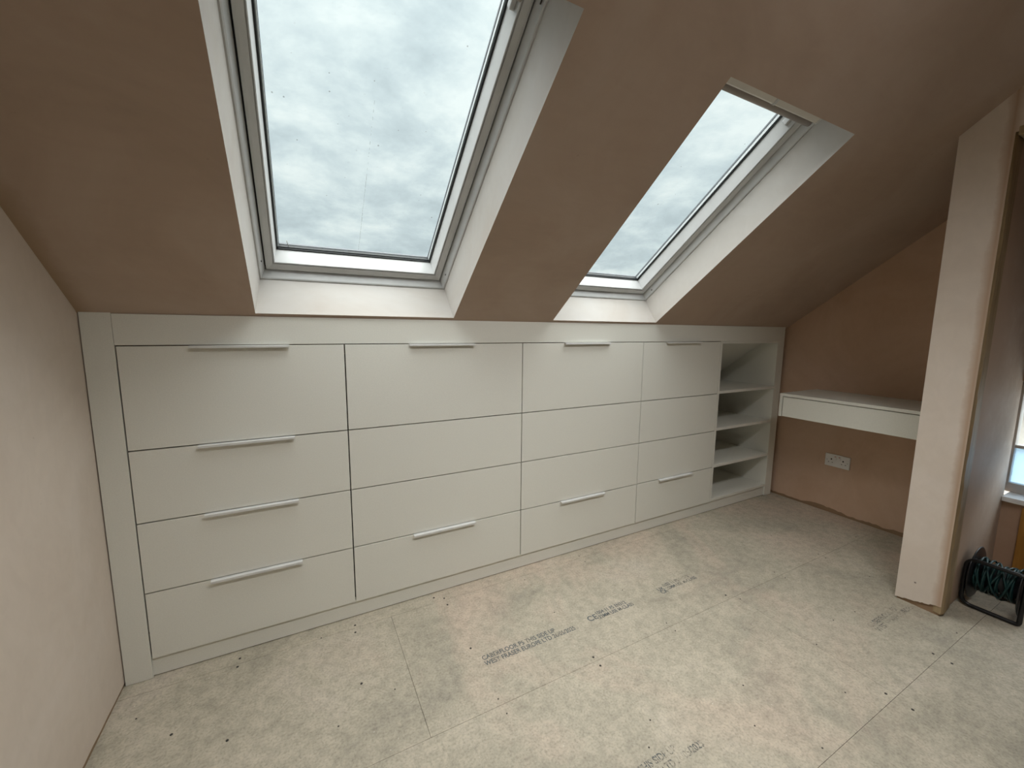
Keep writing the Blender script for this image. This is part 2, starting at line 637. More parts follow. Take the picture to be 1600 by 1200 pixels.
def board(x0, x1, y0, y1, z=0.0):
    g = 0.0005
    mb = MB()
    mb.box(x0 + g, x1 - g, y0 + g, y1 - g, z - TH_B, z, bev=0.0005)
    return mb.build('board', M_CHIP, floor, off=((x0 + x1) / 2, (y0 + y1) / 2, z))


ends = {0: [0.3, 4.6], 1: [0.3, 1.449, 3.849, 4.6], 2: [0.3, 2.938, 4.6],
        3: [0.3, 1.70, 4.6], 4: [0.3, 2.7, 4.6], 5: [0.3, 1.9, 4.3, 4.6], 6: [0.3, 2.6, 4.6], 7: [0.3, 1.4, 3.8, 4.6]}
rows = [0.62] + J
for k in range(len(rows) - 1):
    e = ends[k]
    for a, b in zip(e, e[1:]):
        board(a, b, rows[k + 1], rows[k], z=random.uniform(-0.0002, 0.0))
MB().box(0.2, 4.7, -4.5, 0.75, -0.06, -0.0030).build('joist_void', M_VOID, floor)

SCREWS = [(1.301, -0.047), (1.297, -0.091), (1.169, -0.061), (1.692, -0.39), (1.285, -0.364), (1.198, -0.497),
          (1.386, -0.442), (1.692, -0.642), (1.694, -0.703), (2.098, -0.648), (2.096, -0.692), (2.098, -0.937),
          (2.5, -0.645), (2.497, -0.695), (2.104, -0.367), (0.888, -0.035), (0.885, -0.077), (0.736, -0.289),
          (0.892, -0.39), (0.622, -0.172), (1.653, -0.024), (1.695, -0.05), (1.694, -0.1), (2.104, -0.097),
          (2.485, -0.044), (2.48, -0.103), (2.489, -0.385), (3.696, -0.398), (3.721, -0.648), (3.711, -0.688),
          (3.312, -0.636), (3.31, -0.692), (4.155, -0.648), (2.906, -0.641), (2.942, -0.691), (3.717, -0.886),
          (3.323, -0.985), (3.172, -0.968), (2.948, -1.01), (3.307, -1.248), (3.305, -1.301), (3.552, -1.248),
          (2.91, -1.245), (2.913, -1.315), (2.788, -1.177), (2.495, -0.994), (2.383, -1.105), (2.497, -1.243),
          (2.028, -0.999)]
BIG = {0, 1, 3, 4, 9, 10, 15, 16, 17, 18, 20, 21, 22, 42, 43, 33, 39, 40}
scr_me = {}
for k, (x, y) in enumerate(SCREWS):
    big = k in BIG
    if big not in scr_me:
        r = 0.0042 if big else 0.0025
        mb = MB()
        mb.lathe([(r * 0.25, 0.0002), (r * 0.35, 0.0007), (r, 0.0010), (r, -0.004)], axis='z', seg=10)
        o = mb.build('screw', M_SCREW, floor)
        scr_me[big] = o.data
    else:
        o = link('screw', scr_me[big], floor)
    o.location = (x, y, 0.0)


def text_on_floor(lines, x, y, size, mtl, name='printed_text', width=None, step=None):
    cu = bpy.data.curves.new(name, 'FONT')
    cu.body = lines
    cu.size = size
    cu.space_line = step or 0.95
    cu.space_character = 1.02
    cu.fill_mode = 'FRONT'
    cu.offset = 0.0006
    tmp = bpy.data.objects.new(name + '_curve', cu)
    COL.objects.link(tmp)
    bpy.context.view_layer.update()
    dg = bpy.context.evaluated_depsgraph_get()
    me = bpy.data.meshes.new_from_object(tmp.evaluated_get(dg))
    bpy.data.objects.remove(tmp)
    xs = [v.co.x for v in me.vertices]
    if width:
        k = width / (max(xs) - min(xs))
        for v in me.vertices:
            v.co.x *= k
    me.materials.clear()
    me.materials.append(mtl)
    o = link(name, me, floor)
    o.location = (x, y, 0.0006)
    return o


text_on_floor('CABERFLOOR P5 THIS SIDE UP\nWEST FRASER EUROPE LTD 26/05/2025 .', 1.712, -0.468, 0.030, M_INK, width=0.43)
text_on_floor('CE', 2.208, -0.487, 0.042, M_INK, width=0.05)
text_on_floor('1004 11 P5 EN312\n22MM USE M-CLASS', 2.262, -0.467, 0.027, M_INK, width=0.20)
text_on_floor('UK\nCA', 2.642, -0.474, 0.030, M_INK, width=0.042, step=0.75)
text_on_floor('0502 11 P5 EN312\n22MM USE M-CLASS', 2.69, -0.460, 0.027, M_INK_FAINT, width=0.21)
text_on_floor('CABERFLOOR P5\nWEST FRASER EUROPE', 3.27, -1.068, 0.030, M_INK_GHOST, width=0.33)
text_on_floor('CABERFLOOR P5 THIS SIDE UP\nWEST FRASER EUROPE LTD 26/05/2025', 1.755, -1.045, 0.030, M_INK_GHOST, width=0.43)

# ------------------------------------------------------------------ ceiling with roof window openings
U_TOP = (ZF - Z0) / sT
U_BOT = -0.85
X0C, X1C = XL - 0.02, XR + 0.02


def ceiling():
    mb = MB()
    xs = [X0C, WIN[0]['o'][0], WIN[0]['o'][1], WIN[1]['o'][0], WIN[1]['o'][1], X1C]
    ua, ub = WIN[0]['o'][2], WIN[0]['o'][3]

    def quad(x0, x1, u0, u1):
        mb.face([SL(x0, u0, 0), SL(x1, u0, 0), SL(x1, u1, 0), SL(x0, u1, 0)])
    for a, b in zip(xs, xs[1:]):
        quad(a, b, U_BOT, ua)
        quad(a, b, ub, U_TOP)
    for k in (0, 2, 4):
        quad(xs[k], xs[k + 1], ua, ub)
    bmesh.ops.remove_doubles(mb.bm, verts=mb.bm.verts[:], dist=1e-5)
    # the rear slope
    zr = ZF - SLOPE * (YF - YB + 0.02)
    mb.face([(X0C, YF, ZF), (X1C, YF, ZF), (X1C, YB - 0.02, zr), (X0C, YB - 0.02, zr)])
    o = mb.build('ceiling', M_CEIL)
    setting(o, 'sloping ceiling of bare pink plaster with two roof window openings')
    # plastered reveals
    for wn in WIN:
        r = MB()
        ox0, ox1, ou0, ou1 = wn['o']
        ix0, ix1, iu0, iu1 = wn['i']
        A = [SL(ox0, ou0, 0), SL(ox1, ou0, 0), SL(ox1, ou1, 0), SL(ox0, ou1, 0)]
        B = [SL(ix0, iu0, RD), SL(ix1, iu0, RD), SL(ix1, iu1, RD), SL(ix0, iu1, RD)]
        for k in range(4):
            r.face([A[k], A[(k + 1) % 4], B[(k + 1) % 4], B[k]])
        # outer roof build-up that closes the shaft
        r.build('window_reveal', M_REVEAL, o)
    return o


ceil_o = ceiling()

# ------------------------------------------------------------------ roof windows


def ring(mb, wn, prof, mi=0):
    """sweeps a profile of (inset, w) points round the opening"""
    x0, x1, u0, u1 = wn['i']
    loops = []
    for (d, w) in prof:
        loops.append([SL(x0 + d, u0 + d, w), SL(x1 - d, u0 + d, w), SL(x1 - d, u1 - d, w), SL(x0 + d, u1 - d, w)])
    vs = [[mb.bm.verts.new(p) for p in lp] for lp in loops]
    for A, B in zip(vs, vs[1:]):
        for k in range(4):
            f = mb.bm.faces.new((A[k], A[(k + 1) % 4], B[(k + 1) % 4], B[k]))
            f.material_index = mi
    return mb


def roof_window(n, wn, label):
    x0, x1, u0, u1 = wn['i']
    e = empty('window_%d' % n, tuple(SL((x0 + x1) / 2, u0, RD)))
    setting(e, label)
    mb = MB()
    ring(mb, wn, [(-0.04, 0.30), (-0.04, 0.162), (-0.004, 0.162), (-0.001, 0.157), (0.004, 0.1565), (0.0075, 0.160),
                  (0.016, 0.1875), (0.0175, 0.190), (0.0175, 0.235), (0.03, 0.235), (0.03, 0.30)])
    mb.build('frame', M_PVC, e)
    mb = MB()
    ring(mb, wn, [(0.0225, 0.24), (0.0225, 0.1885), (0.0240, 0.187), (0.0300, 0.187), (0.0465, 0.1930),
                  (0.0472, 0.1985), (0.0500, 0.1985), (0.0504, 0.1945), (0.0528, 0.1965), (0.0540, 0.2060), (0.0600, 0.258), (0.0600, 0.285), (0.045, 0.285)])
    mb.build('sash', M_PVC, e)
    mb = MB()
    ring(mb, wn, [(0.0168, 0.2045), (0.0238, 0.2045)])
    mb.build('seal', M_GASK, e)
    mb = MB()
    ring(mb, wn, [(0.0585, 0.2570), (0.0650, 0.2570), (0.0660, 0.2615), (0.0585, 0.2615)])
    mb.build('gasket', M_GASK, e)
    mb = MB()
    ring(mb, wn, [(0.0650, 0.2635), (0.0690, 0.2635), (0.0690, 0.275), (0.0650, 0.275)])
    for f in mb.bm.faces:
        c = f.calc_center_median()
        f.material_index = 0 if (abs(c.x - (x0 + x1) / 2) > 0.25) else 1  # sky reflection painted as bright sides; head and foot stay dark
    mb.build('glazing_spacer', [M_SPACER, M_GASK], e)
    mb = MB()
    ring(mb, wn, [(0.055, 0.277), (0.0705, 0.277), (0.0705, 0.284), (-0.03, 0.30)])
    mb.build('outer_cover', simple('grey_cover_%d' % n, (0.10, 0.11, 0.12), 0.5), e)
    mb = MB()
    d = 0.057
    mb.face([SL(x0 + d, u0 + d, 0.2625), SL(x1 - d, u0 + d, 0.2625), SL(x1 - d, u1 - d, 0.2625), SL(x0 + d, u1 - d, 0.2625)])
    mb.build('pane', M_GLASS, e, off=tuple(SL(x0, u0, 0.2625)))
    # ventilation bar along the head of the sash
    xb0, xb1 = x0 + 0.085, x1 - 0.085
    xm = (xb0 + xb1) / 2
    mb = MB()

    def barpoly(a, b, du=0.0, dw=0.0):
        pr = [(1.133, 0.200), (1.133, 0.098 - dw), (1.106 - du, 0.100 - dw), (1.102 - du, 0.103 - dw), (1.1005 - du, 0.112), (1.1005 - du, 0.200)]
        A = [mb.bm.verts.new(SL(a, q[0], q[1])) for q in pr]
        B = [mb.bm.verts.new(SL(b, q[0], q[1])) for q in pr]
        mb.bm.faces.new(A)
        mb.bm.faces.new(B[::-1])
        for k in range(len(pr)):
            mb.bm.faces.new((A[k], B[k], B[(k + 1) % len(pr)], A[(k + 1) % len(pr)]))
    barpoly(xb0, xm - 0.006)
    barpoly(xm + 0.006, xb1)
    bar = mb.build('ventilation_bar', M_BAR, e)
    mb = MB()
    barpoly(xm - 0.006, xm + 0.006, 0.002, 0.002)
    mb.build('joint_clip', M_PVC, bar)
    # rounded underside of the bar, its shade put into a darker colour
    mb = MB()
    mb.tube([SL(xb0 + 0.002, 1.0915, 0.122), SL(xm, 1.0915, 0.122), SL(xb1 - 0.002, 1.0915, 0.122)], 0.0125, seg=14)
    mb.build('bar_underside', M_BAR_SHADE, bar)['label'] = 'rounded lower edge of the bar, shade put into its colour'
    for a in (xb0 - 0.007, xb1):
        mb = MB()
        barpoly(a, a + 0.007, 0.002, 0.002)
        mb.build('end_cap', M_PVC, bar)
    # white striker on the inner face of the sash, near the head
    for xx in (x0 + 0.056, x1 - 0.056 - 0.014):
        mb = MB()
        mb.box(xx, xx + 0.014, u1 - 0.105, u1 - 0.060, 0.212, 0.236, bev=0.004)
        mb.build('striker', M_PVC, e, xf=SLM)
    # screw holes in the frame
    for xx, uu, rr in ((x1 - 0.0115, u0 + 0.078, 0.0042), (x1 - 0.0115, u1 - 0.052, 0.0075),
                       (x0 + 0.0115, u0 + 0.078, 0.0042), (x0 + 0.0115, u1 - 0.052, 0.0075)):
        sgn = -1 if xx > (x0 + x1) / 2 else 1
        mb = MB()
        mb.lathe([(rr, -0.002), (rr, 0.0006), (rr * 0.8, 0.001)], axis='x', c=(0, 0, 0), seg=14)
        tilt = Matrix.Rotation(math.atan2(0.0085, 0.0275) * -sgn, 4, 'Y')
        xf = SLM @ Matrix.Translation((xx, uu, 0.1722)) @ tilt @ Matrix.Scale(sgn, 4, (1, 0, 0))
        mb.build('screw_hole', M_SCREW, e, xf=xf)
    return e


w1 = roof_window(1, WIN[0], 'left roof window, the larger one in the picture, white framed with a cloudy view')
w2 = roof_window(2, WIN[1], 'right roof window of the two, white framed with a pale ventilation bar')

# dried drip line and twig mark on the outside of the left pane
mb = MB()
u = 0.10
rr = random.Random(3)
while u < 0.69:
    ln = rr.uniform(0.006, 0.03) if u < 0.46 else rr.uniform(0.003, 0.012)
    wd = 0.0011 * (1.0 if u < 0.3 else 0.75) * rr.uniform(0.7, 1.2)
    xx = 1.3915 + rr.uniform(-0.0006, 0.0006)
    mb.face([SL(xx - wd / 2, u, 0.272), SL(xx + wd / 2, u, 0.272), SL(xx + wd / 2, u + ln, 0.272), SL(xx - wd / 2, u + ln, 0.272)])
    u += ln + (rr.uniform(0.001, 0.004) if u < 0.4 else rr.uniform(0.006, 0.02))
mb.build('drip_mark', simple('dry_drip', (0.30, 0.33, 0.33), 0.9), w1)
mb = MB()
mb.tube([SL(1.131, 0.118, 0.270), SL(1.133, 0.104, 0.270), SL(1.139, 0.084, 0.270)], 0.0016, seg=6)
mb.build('twig_mark', simple('twig', (0.22, 0.22, 0.20), 0.9), w1)

# ------------------------------------------------------------------ walls


def ragged(n, lo, hi, seed):
    r = random.Random(seed)
    v = [r.uniform(lo, hi)]
    for _ in range(n - 1):
        v.append(min(hi, max(lo, v[-1] + r.uniform(-1, 1) * (hi - lo) * 0.33)))
    return v


def skin_x(x, ys, zb, zt, thick, sgn):
    """plaster skim on an x = const wall; ragged lower edge. sgn is the side the room lies on"""
    mb = MB()
    xf, xb = x, x - sgn * thick
    V = []
    for y, b, t_ in zip(ys, zb, zt):
        V.append([mb.bm.verts.new(p) for p in ((xf, y, b), (xf, y, t_), (xb, y, b), (xb, y, t_))])
    for A, B in zip(V, V[1:]):
        mb.bm.faces.new((A[0], B[0], B[1], A[1]))
        mb.bm.faces.new((A[2], A[0], B[0], B[2])) if False else mb.bm.faces.new((A[0], A[2], B[2], B[0]))
    return mb


def zc(y):
    return min(Z0 - SLOPE * y, ZF - SLOPE * (YF - y)) + 0.01


# left wall
n = 90
ys = [YB + (0.64 - YB) * k / (n - 1) for k in range(n)]
zb = [q + 0.012 * min(1.5, -y) for q, y in zip(ragged(n, 0.012, 0.026, 11), ys)]
mb = skin_x(XL, ys, zb, [zc(y) for y in ys], 0.012, 1)
wl = mb.build('wall_left', M_WALL)
setting(wl, 'bare pink plaster wall on the left')
mb = MB()
mb.box(XL - 0.06, XL - 0.0025, YB, 0.60, -0.03, 0.30)
mb.build('raw_edge', M_RAW, wl)

# gable wall on the right: alcove part, then the landing with its window
WY0, WY1, WZ0, WZ1 = -1.130, -2.05, 0.415, 1.02
n = 60
ys = [YN0 + 0.02 + (0.02 - YN0) * k / (n - 1) for k in range(n)]
ys[-1] = 0.03
zb = ragged(n, 0.016, 0.036, 5)
mb = skin_x(XR, ys, zb, [zc(y) for y in ys], 0.012, -1)
mb.face([(XR, WY1, 0), (XR, WY0, 0), (XR, WY0, WZ0), (XR, WY1, WZ0)])
mb.face([(XR, WY1, WZ1), (XR, WY0, WZ1), (XR, WY0, zc(WY0)), (XR, WY1, zc(WY1))])
mb.face([(XR, YB, 0), (XR, WY1, 0), (XR, WY1, zc(WY1)), (XR, YF, zc(YF)), (XR, YB, zc(YB))])
mb.face([(XR, WY0, 0), (XR, YN0 + 0.05, 0), (XR, YN0 + 0.05, zc(YN0 + 0.05)), (XR, WY0, zc(WY0))])
# the gable goes on behind the drawers, under the roof
mb.face([(XR, 0.03, 0), (XR, 0.64, 0), (XR, 0.64, zc(0.64)), (XR, 0.03, zc(0.03))])
# window reveal
for a, b in (((WY0, WZ0), (WY0, WZ1)), ((WY0, WZ1), (WY1, WZ1)), ((WY1, WZ1), (WY1, WZ0))):
    mb.face([(XR, *a), (XR, *b), (XR + 0.16, *b), (XR + 0.16, *a)])
wr = mb.build('wall_right', M_ALCOVE)
setting(wr, 'bare pink plaster gable wall behind the desk and on the landing')
mb = MB()
mb.box(XR + 0.004, XR + 0.06, YN0 - 0.02, 0.60, -0.03, 0.30)
mb.build('raw_edge', M_RAW, wr)

# wall behind the cupboards under the eaves
mb = MB()
mb.box(XL - 0.02, XR + 0.06, 0.62, 0.68, -0.03, 1.0)
setting(mb.build('wall_front', M_RAW), 'low wall hidden behind the drawers')

# rear wall
mb = MB()
mb.box(XL - 0.06, XR + 0.06, YB - 0.08, YB, -0.03, zc(YB))
setting(mb.build('wall_back', M_WALL), 'plaster wall behind the camera')

# partition: nib end, alcove side, landing side, and the wall over the doorway
DH = 2.02
DY1 = -1.98
part = MB()
n = 24
ysn = [YN0 + (YN1 + 0.004 - YN0) * k / (n - 1) for k in range(n)]
rg = random.Random(21)
zbn = [0.006 + 0.005 * rg.random() + 0.040 * (k / (n - 1)) ** 1.1 for k in range(n)]
V = []
for y, b in zip(ysn, zbn):
    V.append([part.bm.verts.new(p) for p in ((XN, y, b), (XN, y, zc(y)), (XN + 0.010, y, b))])
for A, B in zip(V, V[1:]):
    part.bm.faces.new((A[0], B[0], B[1], A[1]))
    part.bm.faces.new((A[0], A[2], B[2], B[0]))
# alcove side
part.face([(XN, YN0, 0.004), (XR + 0.03, YN0, 0.004), (XR + 0.03, YN0, zc(YN0)), (XN, YN0, zc(YN0))])
# landing side, set back behind the lining
part.face([(XN + 0.10, -1.168, 0.006), (XR + 0.01, -1.147, 0.006), (XR + 0.01, -1.147, zc(-1.147)), (XN + 0.10, -1.168, zc(-1.168))])
# over and beyond the doorway
part.face([(XN, YN1 + 0.004, DH), (XN, DY1, DH), (XN, DY1, zc(-1.98)), (XN, YN1 + 0.004, zc(YN1))])
part.face([(XN, DY1, 0), (XN, YB, 0), (XN, YB, zc(YB)), (XN, YF, zc(YF)), (XN, DY1, zc(-1.98))])
part.face([(XN + 0.11, -1.149, DH), (XN + 0.11, YB, DH), (XN + 0.11, YB, zc(YB)), (XN + 0.11, YF, zc(YF)), (XN + 0.11, -1.149, zc(-1.149))])
part.face([(XN + 0.11, DY1, 0), (XN + 0.11, YB, 0), (XN + 0.11, YB, zc(YB)), (XN + 0.11, YF, zc(YF)), (XN + 0.11, DY1, zc(DY1))])
wp = part.build('wall_partition', M_NIB)
setting(wp, 'short plastered wall end between the desk alcove and the doorway')
mb = MB()
mb.box(XN + 0.008, XN + 0.10, -1.172, YN0 - 0.006, 0.0, 2.05)
mb.build('raw_edge', M_RAW, wp)
# scuff mark
mb = MB()
mb.lathe([(0.004, 0), (0.002, -0.0008)], axis='x', c=(XN - 0.0005, -1.083, 0.112), seg=8)
mb.build('scuff_mark', simple('grey_scuff', (0.25, 0.20, 0.17), 0.8), wp)

# rough jamb of the doorway and its head
dr = empty('door_1', (XN + 0.055, YN1, 0))
setting(dr, 'rough timber and plaster lining of the open doorway on the right')
mb = MB()
n = 70
rg = random.Random(4)
L1, L2 = [], []
for k in range(n):
    z = 0.012 + (2.03 - 0.012) * k / (n - 1)
    e1 = 0.0025 * math.sin(z * 3.1) + rg.uniform(-0.0016, 0.0016)
    ch = 0.006 if 0.45 < z < 0.62 or 1.05 < z < 1.2 else 0.0
    L1.append((XN + 0.001 + ch * rg.random(), YN1 + 0.004 + e1 * 0.3, z))
    L2.append((XN + 0.112 + rg.uniform(-0.002, 0.002), YN1 + 0.005, z))
VA = [mb.bm.verts.new(p) for p in L1]
VM = [mb.bm.verts.new((p[0] + 0.010 + rg.uniform(0, 0.006), YN1 - 0.002 + rg.uniform(-0.002, 0.001), p[2])) for p in L1]
VB = [mb.bm.verts.new(p) for p in L2]
VC = [mb.bm.verts.new((p[0], -1.148, p[2])) for p in L2]
VD = [mb.bm.verts.new((p[0] + 0.004, YN1 + 0.03, p[2])) for p in L1]
for A, B in ((VD, VA), (VA, VM), (VM, VB), (VB, VC)):
    for k in range(n - 1):
        mb.bm.faces.new((A[k], B[k], B[k + 1], A[k + 1]))
mb.bm.faces.new((VD[0], VA[0], VM[0], VB[0], VC[0]))
mb.build('jamb', M_LINING, dr)
mb = MB()
mb.box(XN - 0.003, XN + 0.112, DY1, YN1 - 0.004, DH - 0.014, DH + 0.018, bev=0.003)
mb.build('door_head', M_LINING, dr)
mb = MB()
mb.box(XN - 0.002, XN + 0.112, DY1 - 0.03, DY1, 0.0, DH - 0.013, bev=0.003)
mb.build('far_jamb', M_LINING, dr)

# gable window on the landing
w3 = empty('window_3', (XR + 0.1, WY0, WZ0))
setting(w3, 'landing window at the right edge with a blue filmed lower pane')
mb = MB()
mb.box(XR - 0.035, XR + 0.16, WY1 - 0.02, -1.150, WZ0 - 0.026, WZ0, bev=0.003)
mb.build('window_sill', simple('white_sill', (0.9, 0.9, 0.9), 0.35), w3)
mb = MB()
xf0, xf1 = XR + 0.09, XR + 0.15
for b in ((WY1, WY0, WZ0, WZ0 + 0.05), (WY1, WY0, WZ1 - 0.05, WZ1), (WY1, WY1 + 0.05, WZ0 + 0.05, WZ1 - 0.05),
          (WY0 - 0.012, WY0, WZ0 + 0.05, WZ1 - 0.05)):
    mb.box(xf0, xf1, b[0], b[1], b[2], b[3], bev=0.003)
mb.build('frame', M_PVC, w3)
mb = MB()
mb.box(xf0 + 0.005, xf1 - 0.005, WY1 + 0.05, WY0 - 0.012, 0.655, 0.672, bev=0.002)
mb.build('transom', M_PVC, w3)
mb = MB()
mb.face([(xf0 + 0.03, WY1 + 0.04, WZ0 + 0.045), (xf0 + 0.03, WY0 - 0.008, WZ0 + 0.045), (xf0 + 0.03, WY0 - 0.008, 0.66), (xf0 + 0.03, WY1 + 0.04, 0.66)])
mb.build('pane', M_FILM, w3)['label'] = 'lower pane with pale blue film'
mb = MB()
mb.face([(xf0 + 0.03, WY1 + 0.04, 0.666), (xf0 + 0.03, WY0 - 0.008, 0.666), (xf0 + 0.03, WY0 - 0.008, WZ1 - 0.04), (xf0 + 0.03, WY1 + 0.04, WZ1 - 0.04)])
mb.build('pane', M_CLEAR, w3)

# ------------------------------------------------------------------ fitted drawers
XPO, XPI = XL + 0.0012, 0.6237
XG = [0.6237, 1.3129, 2.1307, 2.9433, 3.641]
XSH1 = 4.308
XPR = 4.371
ZT, ZTG, ZPT = 1.2965, 1.1949, 0.0754
ZR = [1.1949, 0.8409, 0.5838, 0.3259, 0.0754]
FT = 0.018
G = 0.0023

mb = MB()
mb.box(XPO + 0.002, XPI - 0.0004, 0.0, 0.0105, 0.001, ZT + 0.003, bev=0.0008)
setting(mb.build('trim_1', M_FRONT), 'tall white filler panel against the left wall')
mb = MB()
mb.box(XPI + 0.0004, XPR - 0.062, 0.0, FT, ZTG + 0.0002, ZT, bev=0.0008)
setting(mb.build('trim_2', M_FRONT), 'long white top rail under the sloping ceiling')
mb = MB()
mb.box(XSH1 + 0.0004, XPR, 0.0, FT, 0.001, ZT, bev=0.0008)
setting(mb.build('trim_3', M_FRONT), 'narrow white filler panel at the right end of the units')
mb = MB()
mb.box(XPI - 0.02, XSH1 - 0.018, 0.011, 0.011 + FT, 0.003, ZPT + 0.004, bev=0.0008)
setting(mb.build('trim_4', M_FRONT), 'long white plinth along the floor below the drawers')

# edge pull: a folded strip that hangs over the top edge of the front
def handle(x0, x1, zt, parent):
    t = 0.0016
    pr = [(0.014, zt + 0.0002), (0.014, zt + t), (-0.0160, zt + t), (-0.0172, zt + t - 0.0007), (-0.0172, zt - 0.0070),
          (-0.0158, zt - 0.0070), (-0.0158, zt + 0.0002)]
    mb = MB()
    mb.prism(pr, 0, x0, x1)
    return mb.build('handle', M_HANDLE, parent)


HX = [(0.817, 1.119), (1.570, 1.872), (2.378, 2.682), (3.125, 3.431)]
LAB = ['widest looking drawer unit beside the left wall with a handle on all four drawers',
       'second drawer unit from the left with handles on its top and bottom drawers',
       'third drawer unit from the left under the gap between the roof windows',
       'narrow looking drawer unit next to the open shelves']
PULL = [(0, 1, 2, 3), (0, 3), (0, 3), (0, 3)]
rg = random.Random(9)


def bd(y):
    """depth available under the roof slope at a given height"""
    return (Z0 - y) / SLOPE


for c in range(4):
    x0, x1 = XG[c], XG[c + 1]
    if c == 3:
        pass
    u_ = thing('drawer_unit', LAB[c], 'drawer unit', ((x0 + x1) / 2, 0.25, 0.0), 'built-in drawer units under the eaves')
    mb = MB()
    y0 = FT + 0.045
    for xx in ((x0 + 0.001, x0 + 0.017), (x1 - 0.017, x1 - 0.001)):
        mb.prism([(y0, 0.03), (0.56, 0.03), (0.56, 0.82), (0.16, 1.12), (y0, 1.15)], 0, xx[0], xx[1])
    mb.box(x0 + 0.017, x1 - 0.017, y0, 0.56, ZPT - 0.02, ZPT - 0.002)
    mb.box(x0 + 0.017, x1 - 0.017, y0, 0.12, 1.125, 1.140)
    mb.box(x0 + 0.017, x1 - 0.017, 0.550, 0.56, 0.06, 0.8)
    mb.build('carcass', M_GAP_SHADE, u_)
    for r in range(4):
        zt, zbm = ZR[r], ZR[r + 1]
        g0 = G if r > 0 else 0.0034
        zb_ = zbm + G if r < 3 else zbm
        xa = x0 + (0.0036 if c == 0 else G)
        xb = x1 - (0.0010 if c == 3 else G)
        d = rg.uniform(-0.0006, 0.0006)
        mb = MB()
        mb.box(xa, xb, d, FT + d, zb_, zt - g0, bev=0.0008)
        # box of the drawer behind the front
        mb.box(xa + 0.03, xb - 0.03, FT + d, FT + 0.012, zb_ + 0.03, zt - 0.06)
        dw = mb.build('drawer', M_FRONT, u_)
        if r in PULL[c]:
            hz = zt - g0 + (0.0001 if r else -0.0002)
            handle(HX[c][0], HX[c][1], hz, dw)

# open shelves
sx0, sx1 = 3.641, XSH1
sh = thing('shelf_unit', 'open white shelves with four compartments at the right end of the drawers', 'shelves',
           ((sx0 + sx1) / 2, 0.25, 0.0))
for xx in ((sx0 + 0.0008, sx0 + 0.0185), (sx1 - 0.018, sx1)):
    mb = MB()
    mb.prism([(0.0, ZPT if xx[0] < 4 else 0.004), (0.0, ZTG - 0.0006), (0.135, ZTG - 0.0006), (0.56, 0.86), (0.56, ZPT if xx[0] < 4 else 0.004)], 0, xx[0], xx[1])
    mb.build('side_panel', M_FRONT, sh)
for (zt, dep, nm) in ((0.858, 0.54, 'shelf'), (0.601, 0.54, 'shelf'), (0.339, 0.54, 'shelf'), (0.0935, 0.54, 'shelf')):
    mb = MB()
    mb.box(sx0 + 0.0185, sx1 - 0.018, 0.001 if nm == 'shelf' else 0.0, dep, zt - 0.018, zt, bev=0.0006)
    mb.build(nm, M_FRONT, sh)
mb = MB()
mb.box(sx0 + 0.0185, sx1 - 0.018, 0.0, 0.13, ZTG - 0.0155, ZTG - 0.0006, bev=0.0006)
mb.build('top_panel', M_FRONT, sh)
mb = MB()
mb.prism([(0.125, ZTG - 0.015), (0.55, 0.86), (0.55, 0.05), (0.54, 0.05), (0.54, 0.855), (0.12, ZTG - 0.02)], 0, sx0 + 0.0185, sx1 - 0.018)
mb.build('back_panel', M_FRONT, sh)

# ------------------------------------------------------------------ desk in the alcove
DX = 3.96
DYL, DYR = -0.228, YN0 + 0.0
DZT, DZB = 0.8585, 0.708
dk = thing('desk', 'floating white desk with one wide drawer in the alcove', 'desk', (4.185, -0.62, 0.708))
mb = MB()
mb.box(DX, XR - 0.001, DYR + 0.003, DYL, DZT - 0.018, DZT, bev=0.0008)
mb.build('desk_top', M_FRONT, dk)
for a, b in ((DYL - 0.018, DYL), (DYR + 0.003, DYR + 0.021)):
    mb = MB()
    mb.box(DX + (0.0004 if b == DYL else 0.02), XR - 0.001, a, b, DZB - 0.002, DZT - 0.0185, bev=0.0008)
    mb.build('side_panel', M_FRONT, dk)
mb = MB()
mb.box(DX + 0.0008, DX + 0.0188, DYR + 0.006, DYL - 0.0225, DZB, DZT - 0.0225, bev=0.0008)
mb.build('drawer', M_FRONT, dk)
mb = MB()
mb.box(DX + 0.021, XR - 0.002, DYR + 0.022, DYL - 0.019, DZB + 0.004, DZB + 0.016)
mb.build('desk_base', M_CARC, dk)

